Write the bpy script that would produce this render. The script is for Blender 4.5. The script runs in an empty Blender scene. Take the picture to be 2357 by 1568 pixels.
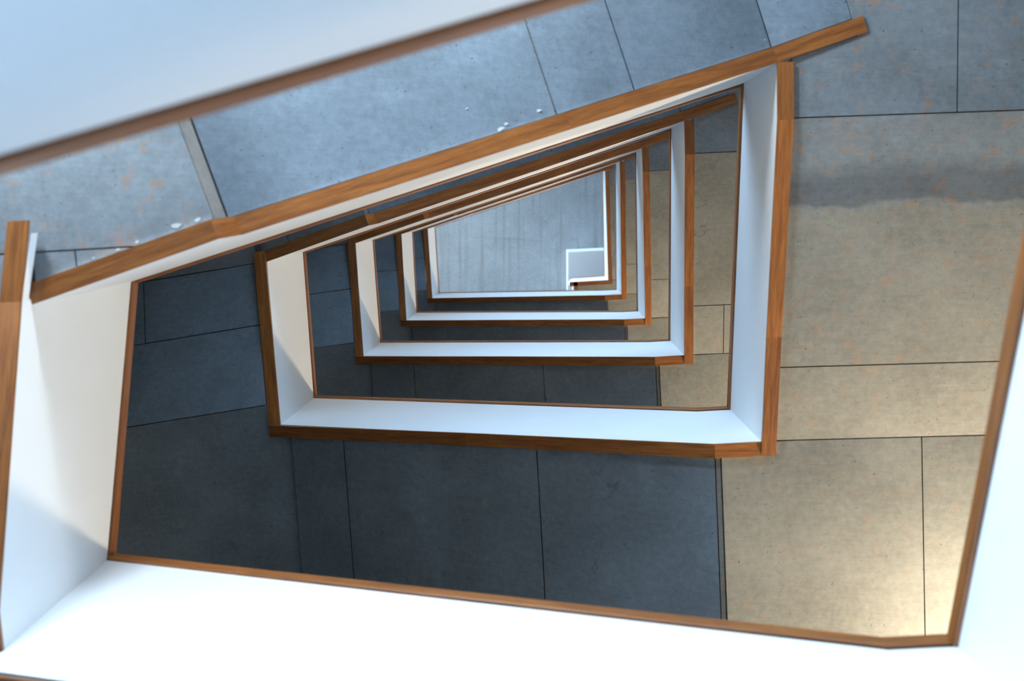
import bpy, math, random
import numpy as np
from mathutils import Matrix

random.seed(7)
sc = bpy.context.scene
COL = sc.collection

# ------------------------------------------------------------------ camera
FPX, CX, CY = 2619.0, 1178.5, 784.0          # focal length and centre, in pixels of the 2357 x 1568 frame
VP = (1247.82, 481.84)                       # where the plumb lines meet (straight up)
CZ = 1.60                                    # lens height above the ground floor
zc = np.array([VP[0] - CX, VP[1] - CY, FPX]); zc /= np.linalg.norm(zc)
xc = np.array([1.0, 0, 0]); xc -= zc * (xc @ zc); xc /= np.linalg.norm(xc)
yc = np.cross(zc, xc)
RC = np.array([xc, yc, zc])                  # camera (right, down, forward) -> world
cam_data = bpy.data.cameras.new('camera')
cam = bpy.data.objects.new('camera', cam_data); COL.objects.link(cam)
m = Matrix.Identity(4)
for j, v in enumerate((RC @ [1, 0, 0], RC @ [0, -1, 0], RC @ [0, 0, -1])):
    for i in range(3): m[i][j] = v[i]
m[2][3] = CZ
cam.matrix_world = m
cam_data.sensor_fit = 'HORIZONTAL'; cam_data.sensor_width = 36.0
cam_data.lens = FPX / 2357.0 * 36.0
cam_data.clip_start = 0.05; cam_data.clip_end = 500
cam_data.dof.use_dof = True
cam_data.dof.focus_distance = 9.0; cam_data.dof.aperture_fstop = 1.9
sc.camera = cam

# ------------------------------------------------------------------ light
SKY = (0.47, 0.72, 1.0)
SKY_STRENGTH = 10.0
LAMP_W = 460.0
FILL_W = 215.0
LAMP_COL = (1.0, 0.83, 0.60)
FILL_COL = (0.74, 0.88, 1.0)
world = bpy.data.worlds.new('overcast_sky'); sc.world = world
world.use_nodes = True
bg = world.node_tree.nodes['Background']
bg.inputs[0].default_value = (*SKY, 1); bg.inputs[1].default_value = SKY_STRENGTH
sc.view_settings.view_transform = 'Standard'; sc.view_settings.look = 'None'
sc.view_settings.gamma = 1.0; sc.view_settings.use_curve_mapping = False
sc.view_settings.exposure = 0.0
sc.cycles.max_bounces = 8; sc.cycles.diffuse_bounces = 5
sc.cycles.use_denoising = True

sun_data = bpy.data.lights.new('sun', 'SUN'); sun_data.energy = 36.0; sun_data.angle = math.radians(.53); sun_data.color = (1.0, .98, .95)
sun = bpy.data.objects.new('sun', sun_data); COL.objects.link(sun)
_d = np.array([-.946, .323, 0.0]) * math.cos(math.radians(52)); _d[2] = -math.sin(math.radians(52))   # runs along the glazed wall, so it lights the terrace but hardly enters
_d = _d + np.array([.323, .946, 0]) * .02
from mathutils import Vector
sun.rotation_euler = Vector(_d).to_track_quat('-Z', 'Y').to_euler()

# ------------------------------------------------------------------ materials
def new_mat(name):
    mt = bpy.data.materials.new(name); mt.use_nodes = True
    nt = mt.node_tree; b = nt.nodes['Principled BSDF']
    return mt, nt, b
def N(nt, typ, **kw):
    n = nt.nodes.new(typ)
    for k, v in kw.items(): setattr(n, k, v)
    return n
def ramp(nt, src, p0, p1, c0=(0, 0, 0, 1), c1=(1, 1, 1, 1)):
    r = N(nt, 'ShaderNodeValToRGB'); e = r.color_ramp.elements
    e[0].position, e[0].color, e[1].position, e[1].color = p0, c0, p1, c1
    nt.links.new(src, r.inputs[0]); return r.outputs[0]
def noise(nt, vec, scale, detail=4, rough=0.55):
    n = N(nt, 'ShaderNodeTexNoise'); n.inputs['Scale'].default_value = scale
    n.inputs['Detail'].default_value = detail; n.inputs['Roughness'].default_value = rough
    nt.links.new(vec, n.inputs['Vector']); return n.outputs[0]
def mix(nt, fac, a, b, blend='MIX'):
    n = N(nt, 'ShaderNodeMix', data_type='RGBA', blend_type=blend)
    for sock, v in ((n.inputs[0], fac), (n.inputs[6], a), (n.inputs[7], b)):
        if isinstance(v, (int, float)): sock.default_value = v
        elif isinstance(v, tuple): sock.default_value = (*v, 1)
        else: nt.links.new(v, sock)
    return n.outputs[2]
def scaled(nt, vec, s):
    n = N(nt, 'ShaderNodeMapping'); n.inputs['Scale'].default_value = s
    nt.links.new(vec, n.inputs['Vector']); return n.outputs[0]

def concrete(name, base, rust=0.0, streak=None, dark=0.42, band=None, tan=False):
    mt, nt, b = new_mat(name)
    g = N(nt, 'ShaderNodeNewGeometry').outputs['Position']
    col = mix(nt, ramp(nt, noise(nt, g, 2.2, 6), .32, .70), tuple(c * (1 - dark) for c in base), tuple(c * 1.14 for c in base))
    col = mix(nt, 0.45, col, mix(nt, ramp(nt, noise(nt, g, 26, 6, .75), .32, .68), tuple(c * .55 for c in base), tuple(c * 1.25 for c in base)))
    # faint board grain left by the plywood
    grain = noise(nt, scaled(nt, g, (6, 90, 6)), 1.0, 3)
    col = mix(nt, 0.12, col, mix(nt, ramp(nt, grain, .35, .65), tuple(c * .6 for c in base), tuple(c * 1.2 for c in base)))
    # darker damp smudges and pale lime bloom, each with its own outline
    sm = ramp(nt, noise(nt, g, 4.2, 8, .66), .56, .74)
    col = mix(nt, mix(nt, .42, (0, 0, 0), sm), col, tuple(c * .48 for c in base))
    lb_ = ramp(nt, noise(nt, scaled(nt, g, (1, 1, 1.7)), 6.5, 8, .7), .60, .78)
    col = mix(nt, mix(nt, .35, (0, 0, 0), lb_), col, tuple(min(1, c * 1.7) for c in base))
    # pits and tie holes
    pits = ramp(nt, noise(nt, g, 55, 2, .5), .70, .745)
    col = mix(nt, pits, col, tuple(c * .35 for c in base))
    # hairline cracks
    vw = N(nt, 'ShaderNodeTexVoronoi', feature='DISTANCE_TO_EDGE'); vw.inputs['Scale'].default_value = .55
    wob = N(nt, 'ShaderNodeVectorMath', operation='ADD')
    nn = N(nt, 'ShaderNodeTexNoise'); nn.inputs['Scale'].default_value = 2.5; nn.inputs['Detail'].default_value = 6
    nt.links.new(g, nn.inputs['Vector'])
    nt.links.new(g, wob.inputs[0]); nt.links.new(nn.outputs['Color'], wob.inputs[1])
    nt.links.new(wob.outputs[0], vw.inputs['Vector'])
    crack = ramp(nt, vw.outputs['Distance'], 0.0, .0028, (1, 1, 1, 1), (0, 0, 0, 1))
    cm = N(nt, 'ShaderNodeMath', operation='MULTIPLY'); nt.links.new(crack, cm.inputs[0])
    nt.links.new(ramp(nt, noise(nt, g, 1.1, 2), .64, .67), cm.inputs[1])
    col = mix(nt, cm.outputs[0], col, tuple(c * .5 for c in base))
    if rust:
        rm = ramp(nt, noise(nt, g, 12, 8, .75), .54, .70)
        area = ramp(nt, noise(nt, g, 1.3, 2), .28, .52)
        mm = N(nt, 'ShaderNodeMath', operation='MULTIPLY'); nt.links.new(rm, mm.inputs[0]); nt.links.new(area, mm.inputs[1])
        m2 = N(nt, 'ShaderNodeMath', operation='MULTIPLY'); nt.links.new(mm.outputs[0], m2.inputs[0]); m2.inputs[1].default_value = rust
        col = mix(nt, m2.outputs[0], col, (0.46, 0.20, 0.06))
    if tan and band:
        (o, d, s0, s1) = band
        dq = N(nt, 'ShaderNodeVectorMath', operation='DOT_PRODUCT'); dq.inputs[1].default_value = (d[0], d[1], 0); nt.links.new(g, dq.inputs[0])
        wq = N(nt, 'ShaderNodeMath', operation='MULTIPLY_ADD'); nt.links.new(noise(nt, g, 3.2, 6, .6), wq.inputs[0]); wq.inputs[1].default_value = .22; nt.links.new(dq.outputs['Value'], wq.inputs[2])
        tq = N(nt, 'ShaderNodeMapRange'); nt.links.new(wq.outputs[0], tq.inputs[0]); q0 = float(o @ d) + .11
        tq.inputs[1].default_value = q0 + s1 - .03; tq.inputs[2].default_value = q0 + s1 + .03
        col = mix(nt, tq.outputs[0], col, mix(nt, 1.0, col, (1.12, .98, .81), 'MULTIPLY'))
    if band:                                                    # ragged darker pour joint across the slab
        (o, d, s0, s1) = band
        dp = N(nt, 'ShaderNodeVectorMath', operation='DOT_PRODUCT'); dp.inputs[1].default_value = (d[0], d[1], 0)
        nt.links.new(g, dp.inputs[0])
        wv = N(nt, 'ShaderNodeMath', operation='MULTIPLY_ADD'); nt.links.new(noise(nt, g, 3.2, 6, .6), wv.inputs[0]); wv.inputs[1].default_value = .22
        nt.links.new(dp.outputs['Value'], wv.inputs[2])
        base_s = float(o @ d) + .11
        lo = N(nt, 'ShaderNodeMapRange'); hi = N(nt, 'ShaderNodeMapRange')
        for mr, a_, b_ in ((lo, base_s + s0, base_s + s0 + .10), (hi, base_s + s1, base_s + s1 - .025)):
            nt.links.new(wv.outputs[0], mr.inputs[0]); mr.inputs[1].default_value = a_; mr.inputs[2].default_value = b_
        bm_ = N(nt, 'ShaderNodeMath', operation='MULTIPLY'); nt.links.new(lo.outputs[0], bm_.inputs[0]); nt.links.new(hi.outputs[0], bm_.inputs[1])
        col = mix(nt, bm_.outputs[0], col, mix(nt, 1.0, col, (.58, .60, .62), 'MULTIPLY'))
    if streak:
        st = noise(nt, scaled(nt, g, streak), 1.0, 5, .6)
        col = mix(nt, ramp(nt, st, .50, .80), col, tuple(c * .58 for c in (base[0] * 1.02, base[1], base[2] * .9)))
    nt.links.new(col, b.inputs['Base Color'])
    b.inputs['Roughness'].default_value = .62
    bp = N(nt, 'ShaderNodeBump'); bp.inputs['Strength'].default_value = .25; bp.inputs['Distance'].default_value = .004
    nt.links.new(noise(nt, g, 30, 6, .7), bp.inputs['Height']); nt.links.new(bp.outputs[0], b.inputs['Normal'])
    return mt

def wood(name, light, deep):
    mt, nt, b = new_mat(name)
    uvn = N(nt, 'ShaderNodeUVMap').outputs[0]
    rnd = N(nt, 'ShaderNodeObjectInfo').outputs['Random']
    off = N(nt, 'ShaderNodeCombineXYZ'); mu = N(nt, 'ShaderNodeMath', operation='MULTIPLY'); mu.inputs[1].default_value = 37.0
    nt.links.new(rnd, mu.inputs[0]); nt.links.new(mu.outputs[0], off.inputs[2]); nt.links.new(mu.outputs[0], off.inputs[0])
    ad = N(nt, 'ShaderNodeVectorMath', operation='ADD'); nt.links.new(uvn, ad.inputs[0]); nt.links.new(off.outputs[0], ad.inputs[1])
    v = ad.outputs[0]
    band = ramp(nt, noise(nt, scaled(nt, v, (2.6, 40, 1)), 1.0, 6, .68), .36, .64)
    fine = ramp(nt, noise(nt, scaled(nt, v, (9, 260, 1)), 1.0, 3, .6), .35, .65)
    col = mix(nt, band, deep, light)
    col = mix(nt, .28, col, mix(nt, fine, tuple(c * .6 for c in deep), tuple(min(1, c * 1.15) for c in light)))
    tone = ramp(nt, rnd, 0, 1, (.82, .80, .78, 1), (1.12, 1.12, 1.1, 1))
    col = mix(nt, 1.0, col, tone, 'MULTIPLY')
    nt.links.new(col, b.inputs['Base Color']); b.inputs['Roughness'].default_value = .42
    return mt

def plain(name, c, rough=.6, mottled=0.0):
    mt, nt, b = new_mat(name)
    b.inputs['Roughness'].default_value = rough
    g = N(nt, 'ShaderNodeNewGeometry').outputs['Position']
    k = mottled or .02
    nt.links.new(mix(nt, ramp(nt, noise(nt, g, 3, 4), .3, .7), tuple(x * (1 - k) for x in c), tuple(min(1, x * (1 + k)) for x in c)), b.inputs['Base Color'])
    return mt

M = {
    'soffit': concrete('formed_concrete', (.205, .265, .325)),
    'soffit_rust': concrete('formed_concrete_rust_stained', (.235, .272, .30), rust=.75),
    'soffit_tan': concrete('tan_formed_concrete', (.265, .265, .238), rust=.30),  # tan base for the right-hand flights and their corner landings
    'slab': concrete('concrete_slab', (.22, .22, .215)),
    'ceiling': concrete('ceiling_concrete', (.30, .325, .34), streak=(11.0, .40, 1.0), dark=.18),
    'wall': plain('raw_concrete_wall', (.20, .20, .20), .8, .12),
    'white': plain('white_plaster', (.82, .845, .865), .55, .012),
    'gap': plain('shadow_gap', (.02, .012, .01), .8),
    'oak': wood('oiled_oak', (.42, .155, .036), (.17, .052, .013)),
    'tread': plain('dark_stone_tread', (.12, .12, .12), .6, .1),
    'floor': plain('pale_stone_floor', (.68, .68, .67), .5, .06),
    'ground': plain('asphalt', (.085, .095, .105), .9, .2),
    'bounce_pale': plain('bounce_white', (.72, .72, .70), .9, .08),  # pale surface of the added bounce slab
    'metal': plain('grey_aluminium', (.25, .26, .27), .4),
    'plaster_smear': plain('plaster_smear', (.55, .57, .58), .7),
}
gm, gnt, gb = new_mat('window_glass')
gnt.nodes.remove(gb)
tr = N(gnt, 'ShaderNodeBsdfTransparent'); gl = N(gnt, 'ShaderNodeBsdfGlossy'); gl.inputs['Roughness'].default_value = .02
fr = N(gnt, 'ShaderNodeFresnel'); fr.inputs[0].default_value = 1.3
ms = N(gnt, 'ShaderNodeMixShader')
gnt.links.new(fr.outputs[0], ms.inputs[0]); gnt.links.new(tr.outputs[0], ms.inputs[1]); gnt.links.new(gl.outputs[0], ms.inputs[2])
gnt.links.new(ms.outputs[0], gnt.nodes['Material Output'].inputs[0])
M['glass'] = gm
lm, lnt, lb = new_mat('lit_lamp_glass')
lb.inputs['Base Color'].default_value = (.9, .8, .6, 1)
lb.inputs['Emission Color'].default_value = (*LAMP_COL, 1); lb.inputs['Emission Strength'].default_value = 6
M['lamp'] = lm
lm2 = lm.copy(); lm2.name = 'lit_fill_lamp_glass'
lm2.node_tree.nodes['Principled BSDF'].inputs['Emission Color'].default_value = (*FILL_COL, 1)
M['lamp_fill'] = lm2

# ------------------------------------------------------------------ helpers
def mesh_obj(name, verts, faces, mat, parent=None, uvs=None):
    me = bpy.data.meshes.new(name)
    me.from_pydata([tuple(map(float, v)) for v in verts], [], faces); me.update()
    if uvs is not None:
        ul = me.uv_layers.new(name='UVMap')
        for lp in me.loops: ul.data[lp.index].uv = uvs[lp.vertex_index]
    me.materials.append(M[mat])
    o = bpy.data.objects.new(name, me); COL.objects.link(o)
    if parent: o.parent = parent
    return o
def thing(name, label, cat, group=None):
    o = bpy.data.objects.new(name, None); o.empty_display_size = .1; COL.objects.link(o)
    o['label'] = label; o['category'] = cat
    if group: o['group'] = group
    return o
def structure(o): o['kind'] = 'structure'; return o

def loft(name, rings, mat, parent=None, closed_caps=True):
    """rings: list of cross-sections (same vertex count, counter-clockwise), skinned end to end."""
    n = len(rings[0]); V = [p for r in rings for p in r]; F = []
    U = []; L = 0.0; prev = None
    for r in rings:
        c = np.mean(r, 0)
        if prev is not None: L += float(np.linalg.norm(c - prev))
        prev = c; per = 0.0
        for j, p in enumerate(r):
            if j: per += float(np.linalg.norm(np.array(p) - np.array(r[j - 1])))
            U.append((L, per))
    for i in range(len(rings) - 1):
        for j in range(n):
            a, b = i * n + j, i * n + (j + 1) % n
            F.append((a, b, b + n, a + n))
    F.append(tuple(range(n))[::-1]); F.append(tuple((len(rings) - 1) * n + j for j in range(n)))
    return mesh_obj(name, V, F, mat, parent, U)

def clip(poly, p, n):
    """keep the part of a plan polygon where (x - p).n <= 0"""
    out = []
    for i in range(len(poly)):
        a, b = poly[i], poly[(i + 1) % len(poly)]
        da, db = float((a - p) @ n), float((b - p) @ n)
        if da <= 0: out.append(a)
        if da * db < 0: out.append(a + (b - a) * (da / (da - db)))
    return out

# ------------------------------------------------------------------ the plan of the well
def uv(p):
    d = RC @ np.array([p[0] - CX, p[1] - CY, FPX]); return d[:2] / d[2]
PLAN = {'TL': np.array([-2.032, .360]), 'TR': np.array([1.208, -.745]),
        'BR': np.array([1.305, 1.370]), 'BL': np.array([-1.867, 1.523])}
RAIL0 = {'TL': 1.61, 'TR': 2.92, 'BR': 3.53, 'BL': 1.0}     # height of the panel top above the lens, turn 0
STOREY = 4.0
DEPTH0 = {'TL': 1.16, 'TR': .93, 'BR': .95, 'BL': 1.04}
SIDES = {'T': ('TL', 'TR'), 'R': ('TR', 'BR'), 'B': ('BR', 'BL'), 'L': ('BL', 'TL')}
AX = {}
for sd, (a, b) in SIDES.items():
    d = PLAN[b] - PLAN[a]; ln = np.linalg.norm(d); d = d / ln
    AX[sd] = (PLAN[a], d, np.array([d[1], -d[0]]), ln)        # origin, along, outward, length
# corner sightings: top and bottom of the white panels at each turn (photo survey of the built corners)
SEEN = {
 'TL': {1: ((301.8, 648.8), (78.6, 698.8)), 2: ((697, 580.4), (614.5, 602)), 3: ((857.4, 552.7), (819, 559.4)),
        4: ((948.4, 534.3), (924.3, 538.9)), 5: ((1000.4, 522.9), (984.8, 526.4))},
 'TR': {1: ((1712.5, 191.2), (1788.4, 144.3)), 2: ((1545.3, 295.3), (1574.9, 278)), 3: ((1464.1, 350), (1477.5, 340.6)),
        4: ((1417.7, 376.3), (1426.2, 371.4)), 5: ((1388.2, 395.5), (1392.7, 392.9))},
 'BR': {0: ((2205, 1489), None), 1: ((1681.3, 943.6), (1752, 1017)), 2: ((1543, 784.8), (1574.7, 818)),
        3: ((1468.6, 716.8), (1485, 733.2)), 4: ((1419.3, 667.6), (1430.7, 677.8)), 5: ((1392.2, 636.7), (1399.9, 644.9))},
 'BL': {1: ((246, 1290), (9, 1498)), 2: ((722, 916.5), (646, 977.7)), 3: ((875, 789), (836.7, 819.6)),
        4: ((958.5, 720), (935.5, 737.4)), 5: ((1009.6, 675.2), (995, 686.3))}}
def corner(c, k):
    """(top xyz, bottom xyz) of the panel edge at corner c on turn k"""
    zt = RAIL0[c] + STOREY * k
    s = SEEN[c].get(k)
    if c in ('TL', 'TR') and k == 0:                           # first flight: slightly lower start
        q = {'TL': (1.443, np.array([-2.05, .3115])), 'TR': (2.543, np.array([1.22, -.799]))}[c]
        zt, xy = q
        return np.array([*xy, zt + CZ]), np.array([*xy, zt - DEPTH0[c] + CZ])
    if not s:
        xy = PLAN[c]
        return np.array([*xy, zt + CZ]), np.array([*xy, zt - DEPTH0[c] + CZ])
    t = uv(s[0]) * zt
    if s[1] is None:
        return np.array([*t, zt + CZ]), np.array([*t, zt - DEPTH0[c] + CZ])
    qb = uv(s[1]); zb = float(np.linalg.norm(t) / np.linalg.norm(qb))
    return np.array([*t, zt + CZ]), np.array([*(qb * zb), zb + CZ])
def sighted(p, like):
    """point seen at pixel p at the same distance from the plumb axis as `like`"""
    q = uv(p); z = float(np.linalg.norm(like[:2]) / np.linalg.norm(q)); return np.array([*(q * z), z + CZ])

NTH = ['lowest', 'second', 'third', 'fourth', 'fifth', 'sixth']
def turn(k):
    return 'lowest turn' if k <= 0 else ('topmost turn' if k == 5 else '%s turn up' % NTH[k])
SIDE_TXT = {'T': 'the long slanted side', 'R': 'the side with the warm-lit soffits', 'B': 'the long straight side', 'L': 'the short side'}

# ------------------------------------------------------------------ balustrades
THICK = .08
def lerp(a, b, t): return a + (b - a) * t

def balustrade(side, k, A, B, label, rail_h=.078, breaks=(), ext=0.0, ext_pt=None, btop_flat=0.0, start_flat=0.0, step=None, boards=()):
    """A, B: (top, bottom) corner points; start_flat / step shape the underside; ext continues the foot past the end corner"""
    root = thing('balustrade', label, 'balustrade', 'balustrades winding up the stairwell')
    at_, ab = A; bt, bb = B
    d2 = (bt - at_)[:2]; ln = float(np.linalg.norm(d2)); d2 = d2 / ln
    n2 = np.array([d2[1], -d2[0]])
    st = []                                                     # stations: s, top, bottom
    def top_at(s):
        if btop_flat and s <= btop_flat: p = lerp(at_, bt, s / ln); return np.array([p[0], p[1], at_[2]])
        if btop_flat:
            p = lerp(at_, bt, s / ln); p = p.copy(); p[2] = lerp(at_[2], bt[2], (s - btop_flat) / (ln - btop_flat)); return p
        return lerp(at_, bt, s / ln)
    def bot_at(s):
        p = lerp(ab, bb, s / ln).copy()
        if step:
            s0, rise = step
            p[2] = ab[2] if s <= s0 else lerp(ab[2] + rise, bb[2], (s - s0) / (ln - s0))
        elif start_flat:
            p[2] = ab[2] if s <= start_flat else lerp(ab[2], bb[2], (s - start_flat) / (ln - start_flat))
        return p
    ss = {0.0, ln}
    if btop_flat: ss.add(btop_flat)
    if start_flat: ss.add(start_flat)
    if step: ss |= {step[0], step[0] + .035}
    ss = sorted(ss)
    out = np.array([n2[0], n2[1], 0]) * THICK
    # mitred outer face: carry the far side past the corner so neighbours close up
    dz = np.array([d2[0], d2[1], 0])
    def carry(s): return dz * (-.0 if s == 0 else 0)
    rings = []
    for s in ss:
        t, b = top_at(s), bot_at(s)
        rings.append([b, b + out, t + out, t])
    e_ = dz * (.075 if ext == 0 else 0)
    if ext == 0: rings.append([b + out * .03, b + out + e_, t + out + e_, t + out * .03])
    loft('panel', rings, 'white', root)
    # spacer under the rail, its near-black colour paints in the shadow line
    up = np.array([0, 0, 1.0]); no = np.array([n2[0], n2[1], 0])
    tops = [top_at(s) for s in ss if s in (0.0, ln, btop_flat)]
    loft('spacer', [[t + no * .012, t + no * .068, t + no * .068 + up * .010, t + no * .012 + up * .010] for t in tops], 'gap', root)
    # handrail: chamfered oak cap, split where it changes slope
    def rail_ring(t):
        z0, h, i, o_ = .010, rail_h, .013, .093
        return [t + no * -(i - .004) + up * z0, t + no * (o_ - .006) + up * z0, t + no * o_ + up * (z0 + .006), t + no * o_ + up * (z0 + h - .008),
                t + no * (o_ - .008) + up * (z0 + h), t + no * -(i - .008) + up * (z0 + h), t + no * -i + up * (z0 + h - .008), t + no * -i + up * (z0 + .004)]
    pts = [tops[0] - dz * .0] + tops[1:-1] + [tops[-1] + dz * .022]
    for a, b in zip(pts[:-1], pts[1:]): loft('handrail', [rail_ring(a), rail_ring(b)], 'oak', root)
    # oak boards closing the foot of the panel
    e_end = ln
    cuts = [0.0] + sorted(boards) + [ln]
    def foot_ring(p, w=THICK):
        return [p + no * -.002 - up * .020, p + no * w - up * .020, p + no * w, p + no * -.002]
    sts = sorted(set(ss) | set(cuts))
    for a, b in zip(cuts[:-1], cuts[1:]):
        seq = [s for s in sts if a - 1e-6 <= s <= b + 1e-6]
        P = [bot_at(s) for s in seq]
        if step and abs(a - step[0] - .035) < 1e-6: pass
        if a == 0.0: P[0] = P[0] - dz * .0
        if b == ln and ext == 0: P[-1] = P[-1] + dz * THICK
        loft('trim_board', [foot_ring(p) for p in P], 'oak', root)
    if ext:                                                     # the foot runs on past the corner under the landing
        p0 = bot_at(ln); p1 = ext_pt if ext_pt is not None else p0 + dz * ext
        loft('trim_board', [foot_ring(p0), foot_ring(p1)], 'oak', root)
        loft('panel_stub', [[p, p + out, p + out + up * .06, p + up * .06] for p in (p0, p1 - dz * .05)], 'white', root)
    return root

def lab(side, k):
    return 'white plastered balustrade with oak rail along %s, %s' % (SIDE_TXT[side], turn(k))
CORN = {(c, k): corner(c, k) for c in PLAN for k in range(-1, 7)}

# where the feet of neighbouring panels differ at a corner of the first turns
L1_end = (CORN['TL', 1][0], sighted((50, 694), CORN['TL', 1][0]))
L1_ext = None
B0_end = (CORN['BL', 1][0], sighted((-45, 1541), CORN['BL', 1][0]))

for k in range(0, 6):
    A, B = CORN['TL', k], CORN['TR', k]
    ext = .0
    T_ln = float(np.linalg.norm((B[1] - A[1])[:2]))
    e = .48 if k < 5 else .2
    d = (B[1] - A[1]).copy(); d[2] = 0; d /= np.linalg.norm(d)
    balustrade('T', k, A, B, lab('T', k), rail_h=.078 if k else .12, step=(.80, .22), boards=(.80, .835, 2.3), ext=e, ext_pt=B[1] + d * e + np.array([0, 0, .02]))
for k in range(0, 6):
    A, B = CORN['TR', k], CORN['BR', k]
    balustrade('R', k, A, B, lab('R', k), start_flat=.29, boards=(.29, 1.45))
for k in range(-1, 5):
    A, B = CORN['BR', k], (B0_end if k == 0 else CORN['BL', k + 1])
    balustrade('B', k, A, B, lab('B', k) if k >= 0 else 'white plastered balustrade with oak rail rising from the floor, long straight side', start_flat=.27, btop_flat=.22, boards=(.27, 1.75))
for k in range(0, 6):
    A, B = CORN['BL', k], (L1_end if k == 1 else CORN['TL', k])
    kw = dict(ext=.31) if k == 1 else {}
    if k == 1: kw['ext_pt'] = sighted((68.75, 507), CORN['TL', 1][0]); kw['ext_pt'] = np.array([*(uv((68.75, 507)) * 4.44), 4.44 + CZ])
    balustrade('L', k, A, B, lab('L', k) if k else 'white plastered balustrade with oak rail rising from the ground floor, short side', start_flat=.15 if k < 2 else 0, boards=(), **kw)

# short return parapet of the top landing
zt5 = CORN['BR', 5][0][2] - CZ
c1 = CORN['BR', 5]
p2t = np.array([*(uv((1314.7, 641.5)) * zt5), zt5 + CZ]); q = uv((1320.3, 649.2)); z2 = float(np.linalg.norm(p2t[:2]) / np.linalg.norm(q)); z2 = c1[1][2] - CZ
p2b = np.array([*(q * z2), z2 + CZ])
balustrade('B', 5, c1, (p2t, p2b), 'short white return parapet with oak rail closing the topmost landing', boards=())
nB = AX['B'][2]
p3t = p2t + np.array([*(nB * 1.7), 0]); p3b = p2b + np.array([*(nB * 1.7), 0])
rt = balustrade('B', 5, (p2t, p2b), (p3t, p3b), 'white parapet with oak rail running back from the short return parapet', boards=())

# ------------------------------------------------------------------ concrete flights and landings
W = 2.20                                                        # wall line, measured out from the panel face
BIG = [np.array(v, float) for v in ((-9, -9), (9, -9), (9, 9), (-9, 9))]
def ring_axes(k, kb):
    """side axes of turn k taken from its own panel feet; kb: turn of the long straight side"""
    out = dict(AX)
    for sd, (a, b) in SIDES.items():
        ka, kb_ = (k, k)
        if sd == 'B': ka, kb_ = kb, kb + 1
        p, q = CORN[a, ka][1][:2], CORN[b, kb_][1][:2]
        d = (q - p) / np.linalg.norm(q - p)
        out[sd] = (p, d, np.array([d[1], -d[0]]), float(np.linalg.norm(q - p)))
    for sd in 'TRBL': out['w' + sd] = AX[sd]
    return out
BX = dict(AX)
CUR = ring_axes(1, 1)
def cut(*hs):
    """hs: (side, 's'|'r', '<'|'>', value)"""
    poly = [p.copy() for p in BIG]
    for h in hs:
        sd, ax, op, val = h[:4]
        o, d, n, ln = CUR[sd]; v = d if ax == 's' else n
        poly = clip(poly, o + v * val, v if op == '<' else -v)
        if len(poly) < 3: return []
    # counter-clockwise
    a = sum(poly[i][0] * poly[(i + 1) % len(poly)][1] - poly[(i + 1) % len(poly)][0] * poly[i][1] for i in range(len(poly)))
    return poly if a > 0 else poly[::-1]
GAP = .0035
def prism(name, poly, zf, z0, z1, mat, parent):
    n = len(poly)
    V = [(p[0], p[1], zf(p) + z0) for p in poly] + [(p[0], p[1], zf(p) + z1) for p in poly]
    F = [tuple(range(n))[::-1], tuple(range(n, 2 * n))] + [(i, (i + 1) % n, (i + 1) % n + n, i + n) for i in range(n)]
    return mesh_obj(name, V, F, mat, parent)
LIFT = .018                                                     # soffit sits a little above the oak boards
def zplane(side, s0, z0, s1, z1):
    o, d, n, ln = CUR[side]
    return lambda p: z0 + (z1 - z0) * (float((np.asarray(p) - o) @ d) - s0) / (s1 - s0)
def shrink(hs, g=GAP):
    return [(h[0], h[1], h[2], h[3] if len(h) > 4 else (h[3] - g if h[2] == '<' else h[3] + g)) for h in hs]
def flight(side, k, region, zf, pieces, label, mats=('soffit',), steps=None):
    root = thing('stair_flight', label, 'stairs', 'concrete stair flights')
    prism('slab', cut(*region, (side, 'r', '>', THICK + .03)), zf, LIFT + .022, LIFT + .16, 'slab', root)
    for i, (pc, mt) in enumerate(pieces):
        poly = cut(*shrink(pc))
        if len(poly) >= 3: prism('soffit_panel', poly, zf, LIFT, LIFT + .024, mt, root)
    if steps:
        s0, s1, z0, z1, n = steps
        o, d, nn, ln = CUR[side]; me = None
        run = (s1 - s0) / n; ris = (z1 - z0) / n
        for i in range(n):
            zz = z0 + (z1 - z0) * (i + 1) / n + LIFT + .165
            base = o + d * (s0 + i * run) + nn * (THICK + .03)
            if me is None:
                wv = nn * (W - THICK - .24); rv = d * (run - .001)
                c = [(0, 0), tuple(rv), tuple(rv + wv), tuple(wv)]
                V = [(x, y, -ris - .004 if j in (0, 3) else -.004) for j, (x, y) in enumerate(c)] + [(x, y, .012) for x, y in c]
                F = [(0, 1, 2, 3)[::-1], (4, 5, 6, 7), (0, 1, 5, 4), (1, 2, 6, 5), (2, 3, 7, 6), (3, 0, 4, 7)]
                V = V[:]
                o1 = mesh_obj('step', V, F, 'tread', root); me = o1.data
            else:
                o1 = bpy.data.objects.new('step', me); COL.objects.link(o1); o1.parent = root
            o1.location = (base[0], base[1], zz)
    return root
def landing(label, zf, pieces, body=None):
    root = thing('stair_landing', label, 'landing', 'concrete stair landings')
    for pc in (body or [p for p, _ in pieces]):
        poly = cut(*pc)
        if len(poly) >= 3:
            prism('slab', poly, zf, LIFT + .022, LIFT + .20, 'slab', root)
    for pc, mt in pieces:
        poly = cut(*shrink(pc))
        if len(poly) >= 3: prism('soffit_panel', poly, zf, LIFT, LIFT + .024, mt, root)
    return root
def strip(side, s0, s1, r0=THICK, r1=W):
    return [(side, 's', '>', s0), (side, 's', '<', s1), (side, 'r', '>', r0 + (.002 if r0 == THICK else 0)),
            ('w' + side if r1 == W else side, 'r', '<', r1 - (.01 if r1 == W else 0))]

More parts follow.
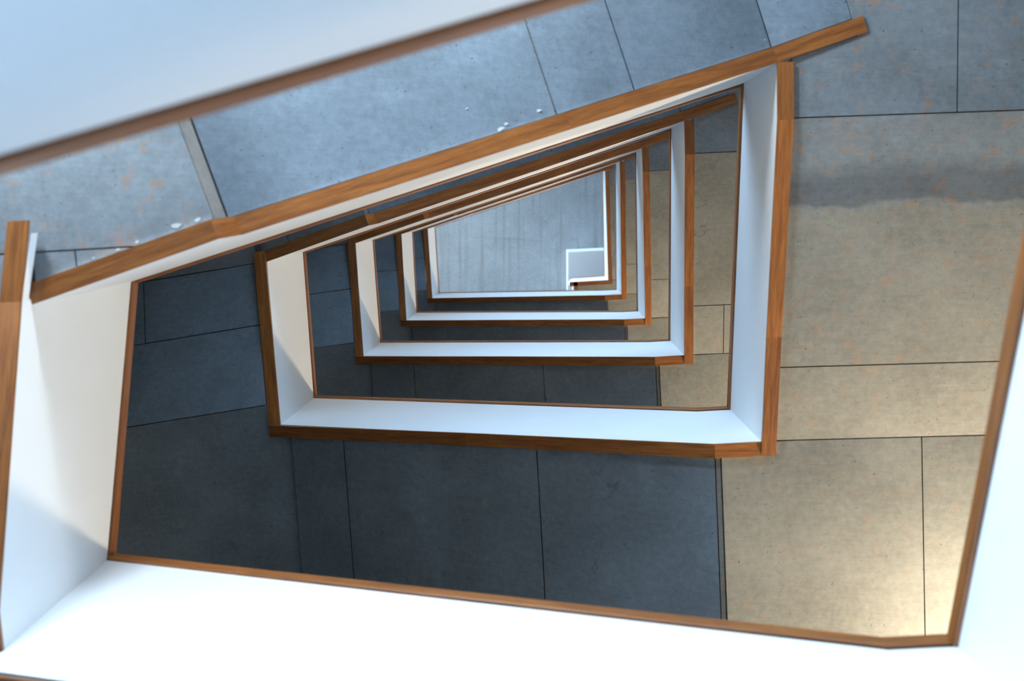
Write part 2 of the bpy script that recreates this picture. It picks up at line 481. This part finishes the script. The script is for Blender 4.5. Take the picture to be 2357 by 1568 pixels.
LT, LR, LB, LL = (AX[s][3] for s in 'TRBL')
BZ = {c: {k: CORN[c, k][1][2] for k in range(-1, 7)} for c in PLAN}
TXT = {'T': 'long slanted side', 'R': 'warm-lit side', 'B': 'long straight side', 'L': 'short side'}
for k in range(0, 6):
    rust = 'soffit_rust'
    CUR = ring_axes(k, k); LT, LR, LB, LL = (CUR[s_][3] for s_ in 'TRBL')
    # slanted side
    z0, z1 = BZ['TL'][k] + .22, BZ['TR'][k]
    zf = zplane('T', .8, z0, LT, z1)
    fl = flight('T', k, strip('T', .8, LT), zf, [(strip('T', .8, 2.26), 'soffit'), (strip('T', 2.26, 2.66), 'soffit'), (strip('T', 2.66, LT), 'soffit')],
           'bare grey concrete stair flight on the %s, %s' % (TXT['T'], turn(k)), steps=(.8, LT, z0, z1, 8))
    if k == 1: T1_flight, T1_z = fl, zf
    # landing between slanted and warm side
    z = z1; zl = lambda p, z=z: z
    X = [('T', 's', '>', LT + .43, 0), ('R', 'r', '>', THICK), ('wR', 'r', '<', W - .01), ('wT', 'r', '<', W - .01), ('R', 's', '<', .28)]
    Y = [('T', 's', '<', LT + .43, 0), ('T', 'r', '<', -.004), ('R', 'r', '>', THICK), ('R', 's', '<', .28)]
    Z = strip('T', LT, LT + .43)
    landing('grey concrete landing after the slanted flight, with rust-stained soffit, %s' % turn(k), zl,
            [(X + [('R', 'r', '<', .92)], rust), (X + [('R', 'r', '>', .92)], rust), (Y, rust), (Z, 'soffit')], body=[X, Y, Z])
    # warm-lit side
    z2 = BZ['BR'][k]
    zf = zplane('R', .28, z1, LR, z2)
    if 'soffit_band' not in M and k == 1:
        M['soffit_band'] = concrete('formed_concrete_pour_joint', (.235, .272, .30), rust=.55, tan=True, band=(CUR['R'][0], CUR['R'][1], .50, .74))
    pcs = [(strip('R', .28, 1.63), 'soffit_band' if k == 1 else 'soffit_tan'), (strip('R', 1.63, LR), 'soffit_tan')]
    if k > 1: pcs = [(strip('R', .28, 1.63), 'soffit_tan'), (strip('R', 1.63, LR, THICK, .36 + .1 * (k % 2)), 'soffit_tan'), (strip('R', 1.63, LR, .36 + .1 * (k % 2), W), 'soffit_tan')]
    flight('R', k, strip('R', .28, LR), zf, pcs, 'bare grey concrete stair flight on the %s, %s' % (TXT['R'], turn(k)), steps=(.28, LR, z1, z2, 4))
    # corner landing between warm side and opposite side
    zl = lambda p, z=z2: z
    b1 = .23 if k < 5 else float((p2b[:2] - CUR['B'][0]) @ CUR['B'][1]) - THICK - .002
    Q = [('R', 's', '>', LR), ('wR', 'r', '<', W - .01), ('wB', 'r', '<', W - .01), ('B', 's', '<', b1), ('B', 'r', '>', 0.004)]
    Q2 = Q[:-1] + [('B', 'r', '>', THICK)]
    landing('beige concrete corner landing before the long straight flight, %s' % turn(k), zl,
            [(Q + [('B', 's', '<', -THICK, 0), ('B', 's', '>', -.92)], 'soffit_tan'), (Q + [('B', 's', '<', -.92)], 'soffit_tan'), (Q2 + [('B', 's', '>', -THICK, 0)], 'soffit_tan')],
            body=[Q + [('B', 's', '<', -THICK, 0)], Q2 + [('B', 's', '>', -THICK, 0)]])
    if k == 5: break
    # long side opposite
    z3 = BZ['BL'][k + 1]
    zf = zplane('B', .23, z2, LB, z3)
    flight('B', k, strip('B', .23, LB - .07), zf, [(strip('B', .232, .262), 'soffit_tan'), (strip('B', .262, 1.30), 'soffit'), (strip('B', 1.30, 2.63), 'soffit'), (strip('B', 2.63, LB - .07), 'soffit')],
           'bare grey concrete stair flight on the %s, %s' % (TXT['B'], turn(k)), steps=(.23, LB - .07, z2, z3, 8))
CUR = ring_axes(0, -1); LB = CUR['B'][3]
z2, z3 = BZ['BR'][-1], BZ['BL'][0]
flight('B', -1, strip('B', .23, LB - .07), zplane('B', .23, z2, LB, z3), [(strip('B', .23, LB - .07), 'soffit')],
       'bare grey concrete stair flight rising from the floor, long straight side', steps=(.23, LB - .07, z2, z3, 8))
for k in range(0, 6):
    CUR = ring_axes(k, k - 1); LT, LR, LB, LL = (CUR[s_][3] for s_ in 'TRBL')
    z3 = BZ['BL'][k]; z4 = BZ['TL'][k]
    if k == 1: z4 = BZ['TL'][1]
    zl = lambda p, z=z3: z
    P = [('B', 's', '>', LB - .07), ('wB', 'r', '<', W - .01), ('wL', 'r', '<', W - .01), ('L', 's', '<', .15), ('B', 'r', '>', THICK, 0)]
    P2 = [('B', 'r', '<', THICK, 0), ('L', 'r', '>', THICK), ('wL', 'r', '<', W - .01), ('L', 's', '<', .15)]
    landing('dark concrete corner landing after the long straight flight, %s' % ('foot of the stair' if k == 0 else turn(k)), zl, [(P, 'soffit'), (P2, 'soffit')])
    zf = zplane('L', .15, z3, LL + .0, z4)
    eL = 1.44
    flight('L', k, strip('L', .15, LL), zf, [(strip('L', .15, .70), 'soffit'), (strip('L', .70, LL, THICK, .94), 'soffit'), (strip('L', .70, LL, .94, W), 'soffit')],
           'bare grey concrete stair flight on the %s, %s' % (TXT['L'], 'foot of the stair' if k == 0 else turn(k)), steps=(.15, LL, z3, z4, 3))
    zl = lambda p, z=z4: z
    A1 = [('L', 's', '>', eL), ('T', 'r', '>', THICK), ('wT', 'r', '<', W - .01), ('T', 's', '<', .80), ('wL', 'r', '<', W - .01)]
    A2 = [('L', 's', '<', eL), ('L', 's', '>', LL - .3), ('T', 'r', '>', THICK), ('L', 'r', '<', -.004), ('T', 's', '<', .80)]
    A3 = strip('L', LL, eL)
    rust = 'soffit_rust'
    ld_ = landing('grey concrete landing before the slanted flight, with stepped edge, %s' % ('foot of the stair' if k == 0 else turn(k)), zl,
            [(A1, rust), (A2 + [('L', 'r', '>', -.18)], rust), (A2 + [('L', 'r', '<', -.18)], rust), (A3, rust)], body=[A1, A2, A3])
    if k == 1: TL1_landing, TL1_z = ld_, z4 + LIFT

# ------------------------------------------------------------------ room shell
TOPZ = CZ + 26.2
def outer(side_a, side_b, w=W):
    oa, da, na, _ = AX[side_a]; ob, db, nb, _ = AX[side_b]
    A = np.array([na, nb]); return np.linalg.solve(A, [na @ oa + w, nb @ ob + w])
def wall_slab(name, a, b, z0, z1, n, th, mat, holes=()):
    """vertical wall from a to b (plan), inner face on the line, thickness outward; holes: (u0,u1,z0,z1)"""
    ln = float(np.linalg.norm(b - a)); d = (b - a) / ln
    us = sorted({0.0, ln, *[h for q in holes for h in q[:2]]}); zs = sorted({z0, z1, *[h for q in holes for h in q[2:]]})
    V = []; F = []
    def cell(u0, u1, w0, w1):
        i = len(V)
        for w in (w0, w1):
            for (u, t) in ((u0, 0), (u1, 0), (u1, th), (u0, th)):
                p = a + d * u + n * t; V.append((p[0], p[1], w))
        F.extend([(i, i + 1, i + 2, i + 3), (i + 4, i + 5, i + 6, i + 7)] + [(i + j, i + (j + 1) % 4, i + 4 + (j + 1) % 4, i + 4 + j) for j in range(4)])
    for u0, u1 in zip(us[:-1], us[1:]):
        for w0, w1 in zip(zs[:-1], zs[1:]):
            if any(q[0] <= u0 and u1 <= q[1] and q[2] <= w0 and w1 <= q[3] for q in holes): continue
            cell(u0, u1, w0, w1)
    o = structure(mesh_obj(name, V, F, mat))
    import bmesh
    bm = bmesh.new(); bm.from_mesh(o.data); bmesh.ops.remove_doubles(bm, verts=bm.verts, dist=1e-4); bmesh.ops.recalc_face_normals(bm, faces=bm.faces); bm.to_mesh(o.data); bm.free()
    return o
oTL, oTR, oBR, oBL = outer('L', 'T'), outer('T', 'R'), outer('R', 'B'), outer('B', 'L')
# glazed wall along the slanted flights
Tn = AX['T'][2]; Td = AX['T'][1]
lnT = float(np.linalg.norm(oTR - oTL))
holes = []
SOF = (.45, .75, 1.30); TRD = (1.15, 1.75, 2.35)                 # soffit above / treads below each bay, per storey
for k in range(0, 7):
    for j in range(3):
        zlo = CZ + 4.0 * (k - 1) + TRD[j] + (1.0 if k < 2 else .55); zhi = CZ + 4.0 * k + SOF[j] - .02
        if 2 <= k <= 5 and j == 0: continue                       # blank bay beside the short side
        if k == 0: zlo = .12
        if k == 6: zlo = CZ + 20 + TRD[j] + .6; zhi = TOPZ - .15
        holes.append((.35 + j * (lnT - .7) / 3 + .08, .35 + (j + 1) * (lnT - .7) / 3 - .08, zlo, zhi))
wall_slab('wall_slanted', oTL, oTR, 0, TOPZ, Tn, .25, 'wall', holes)
wall_slab('wall_right', oTR, oBR, 0, TOPZ, AX['R'][2], .25, 'wall')
lnB = float(np.linalg.norm(oBL - oBR))
holesB = [(lnB * .30, lnB * .30 + 1.4, .9, 3.5), (lnB * .30 + 1.55, lnB * .30 + 2.95, .9, 3.5)]  # openings added to brighten the lowest slanted panel
wall_slab('wall_opposite', oBR, oBL, 0, TOPZ, AX['B'][2], .25, 'wall', holesB)
lnL = float(np.linalg.norm(oTL - oBL))
holesL = [(.3 + j * (lnL - .6) / 3 + .06, .3 + (j + 1) * (lnL - .6) / 3 - .06, 3.6, 5.1) for j in range(3)] + [(.3 + j * (lnL - .6) / 3 + .06, .3 + (j + 1) * (lnL - .6) / 3 - .06, CZ + 22.6, TOPZ - .15) for j in range(3)]
wall_slab('wall_short', oBL, oTL, 0, TOPZ, AX['L'][2], .25, 'wall', holesL)
for i, (u0, u1, w0, w1, org, dd, nn_) in enumerate([(*h, oTL, Td, Tn) for h in holes] + [(*h, oBL, AX['L'][1], AX['L'][2]) for h in holesL] + [(*h, oBR, AX['B'][1], AX['B'][2]) for h in holesB]):
    root = bpy.data.objects.new('window_%d' % (i + 1), None); COL.objects.link(root); root['kind'] = 'structure'
    def bar(ua, ub, wa, wb, t0=.08, t1=.14, name='window_frame', mat='metal'):
        P = [org + dd * u + nn_ * t for u, t in ((ua, t0), (ub, t0), (ub, t1), (ua, t1))]
        V = [(p[0], p[1], wa) for p in P] + [(p[0], p[1], wb) for p in P]
        mesh_obj(name, V, [(0, 1, 2, 3), (4, 5, 6, 7), (0, 1, 5, 4), (1, 2, 6, 5), (2, 3, 7, 6), (3, 0, 4, 7)], mat, root)
    bar(u0, u0 + .05, w0, w1); bar(u1 - .05, u1, w0, w1); bar(u0 + .05, u1 - .05, w0, w0 + .05); bar(u0 + .05, u1 - .05, w1 - .05, w1)
    bar(u0 + .05, u1 - .05, w0 + .05, w1 - .05, .105, .111, 'pane', 'glass')

def poly_slab(name, poly, z0, z1, mat):
    n = len(poly)
    V = [(p[0], p[1], z0) for p in poly] + [(p[0], p[1], z1) for p in poly]
    return structure(mesh_obj(name, V, [tuple(range(n))[::-1], tuple(range(n, 2 * n))] + [(i, (i + 1) % n, (i + 1) % n + n, i + n) for i in range(n)], mat))
e = .25
ring = [outer('L', 'T', W + e), outer('T', 'R', W + e), outer('R', 'B', W + e), outer('B', 'L', W + e)]
poly_slab('floor', ring, -.2, 0, 'floor')
ceil = poly_slab('ceiling', ring, TOPZ + .025, TOPZ + .3, 'slab')
# formwork panels of the ceiling, split along the joint seen through the well
jy = [-4.2, -2.55, -.35, .72, 2.3, 4.5]
for i in range(len(jy) - 1):
    for x0, x1 in ((-5, .0 - 1.9), (-1.9, 1.55), (1.55, 5)):
        poly = [np.array(p) for p in ring]
        tl = np.array([-.055, 1.0]); tl /= np.linalg.norm(tl)
        poly = clip(poly, np.array([0, jy[i + 1] - .002]), -tl * -1)
        poly = clip(poly, np.array([0, jy[i] + .002]), -tl) if len(poly) >= 3 else poly
        if len(poly) >= 3: poly = clip(poly, np.array([x1 - .002, 0]), np.array([1.0, 0]))
        if len(poly) >= 3: poly = clip(poly, np.array([x0 + .002, 0]), np.array([-1.0, 0]))
        if len(poly) >= 3: prism('ceiling_panel', poly, lambda p: TOPZ, 0, .026, 'ceiling', ceil)
gs = 80
poly_slab('ground', [np.array(p, float) for p in ((-gs, -gs), (gs, -gs), (gs, gs), (-gs, gs))], -.5, -.21, 'ground')

def beside(side, r0, r1, s0, s1):
    o, d, n, ln = AX[side]; return [o + d * a + n * b for a, b in ((s1, r0), (s0, r0), (s0, r1), (s1, r1))]
poly_slab('bounce_roof', beside('L', W + .26, W + 22, -12, 12), CZ + 21.6, CZ + 21.9, 'bounce_pale')  # unseen pale slab added to bounce sun up to the ceiling

# white boxed-in housing under the ceiling
zb = CZ + 24.9
qa = uv((1306.5, 579.3)) * 24.9
x0, y0 = qa
x1, y1 = x0 + 1.4, y0 + 2.0
V = [(x, y, z) for z in (zb, TOPZ) for x, y in ((x0, y0), (x1, y0 - .07), (x1, y1), (x0 + .02, y1))]
bx = thing('ceiling_housing', 'white boxed-in housing under the concrete ceiling above the top parapet', 'housing')
mesh_obj('casing', V, [(0, 1, 2, 3)[::-1], (4, 5, 6, 7), (0, 1, 5, 4), (1, 2, 6, 5), (2, 3, 7, 6), (3, 0, 4, 7)], 'white', bx)
V2 = [(x, y, z) for z in (zb - .012, zb) for x, y in ((x0 + .02, y0 + .02), (x1 - .02, y0 - .05), (x1 - .02, y1 - .02), (x0 + .04, y1 - .02))]
mesh_obj('bottom_panel', V2, [(0, 1, 2, 3)[::-1], (4, 5, 6, 7), (0, 1, 5, 4), (1, 2, 6, 5), (2, 3, 7, 6), (3, 0, 4, 7)], 'white', bx)

# ------------------------------------------------------------------ wall lamps on the warm side, plus added cool fill lamps
def wall_lamp(side, s_, z, label, watt, colour, mat, group, aim=None):
    o, d, n, ln = AX[side]
    p = o + d * s_ + n * (W - .10)
    root = thing('wall_lamp', label, 'lamp', group)
    root.location = (p[0], p[1], z)
    V = []; F = []; seg = 16; prof = [(0, -.13), (.07, -.11), (.095, -.05), (.095, .05), (.07, .11), (0, .13)]
    for r, h in prof:
        for j in range(seg):
            a = 2 * math.pi * j / seg; V.append((r * math.cos(a), r * math.sin(a), h))
    for i in range(len(prof) - 1):
        for j in range(seg): F.append((i * seg + j, i * seg + (j + 1) % seg, (i + 1) * seg + (j + 1) % seg, (i + 1) * seg + j))
    mesh_obj('glass_shade', V, F, mat, root)
    c = [np.array([*(n * u + d * w), h]) for h in (-.06, .06) for u, w in ((.080, -.05), (.098, -.05), (.098, .05), (.080, .05))]
    mesh_obj('wall_plate', c, [(0, 1, 2, 3), (4, 5, 6, 7), (0, 1, 5, 4), (1, 2, 6, 5), (2, 3, 7, 6), (3, 0, 4, 7)], 'metal', root)
    ld = bpy.data.lights.new('lamp_bulb', 'SPOT' if aim else 'POINT'); ld.energy = watt; ld.color = colour; ld.shadow_soft_size = .20
    lo = bpy.data.objects.new('lamp_bulb', ld); COL.objects.link(lo); lo.parent = root; lo.location = (-n[0] * .32, -n[1] * .32, .0)
    if aim:
        ld.spot_size = math.radians(124); ld.spot_blend = .45; lo.rotation_euler = Vector(aim).to_track_quat('-Z', 'Y').to_euler()
for k in range(1, 6):
    wall_lamp('R', AX['R'][3] + W - .35, BZ['BR'][k] - .68, 'warm glass wall lamp beside the corner landing, %s' % turn(k), LAMP_W, LAMP_COL, 'lamp', 'warm wall lamps')
for s_, txt in ((.25, 'beside the stepped landing'), (2.3, 'halfway along the slanted flight')):  # unseen cool lamps added to brighten the first slanted soffit
    wall_lamp('T', s_, CORN['TL', 1][1][2] - .75 + (.5 if s_ > 1 else 0), 'added cool white fill lamp on the glazed wall, %s' % txt, FILL_W, FILL_COL, 'lamp_fill', 'added cool fill lamps')

# ------------------------------------------------------------------ plaster smears left on the soffit beside the oak boards
def smear(root, pixels, z, size):
    for (px, py), w in zip(pixels, size):
        c = uv((px, py)) * (z(px) - CZ); n_ = 9; r_ = [w * (.5 + random.random() * .6) for _ in range(n_)]
        ang = math.atan2(AX['T'][1][1], AX['T'][1][0]) + random.uniform(-.25, .25)
        V = []
        for zz in (-.004, .0):
            for j in range(n_):
                a = 2 * math.pi * j / n_; x, y = r_[j] * math.cos(a), r_[j] * .42 * math.sin(a)
                V.append((c[0] + x * math.cos(ang) - y * math.sin(ang), c[1] + x * math.sin(ang) + y * math.cos(ang), z(px) + zz + .001))
        mesh_obj('plaster_smear', V, [tuple(range(n_))[::-1], tuple(range(n_, 2 * n_))] + [(j, (j + 1) % n_, (j + 1) % n_ + n_, j + n_) for j in range(n_)], 'plaster_smear', root)
smear(TL1_landing, [(272, 574), (316, 557), (215, 594), (405, 520), (455, 506)], lambda px: TL1_z, (.014, .013, .007, .03, .018))
def hit_T1(p):
    q = uv(p); z = 5.3
    for _ in range(40): z = T1_z(q * z) + LIFT - CZ
    return z + CZ
for p, w in (((1150, 298), .05), ((1240, 255), .03), ((1165, 285), .03), ((1760, 92), .014), ((1800, 78), .012), ((1075, 250), .02)):
    zz = hit_T1(p); smear(T1_flight, [p], lambda px, zz=zz: zz - .001, (w * .5,))
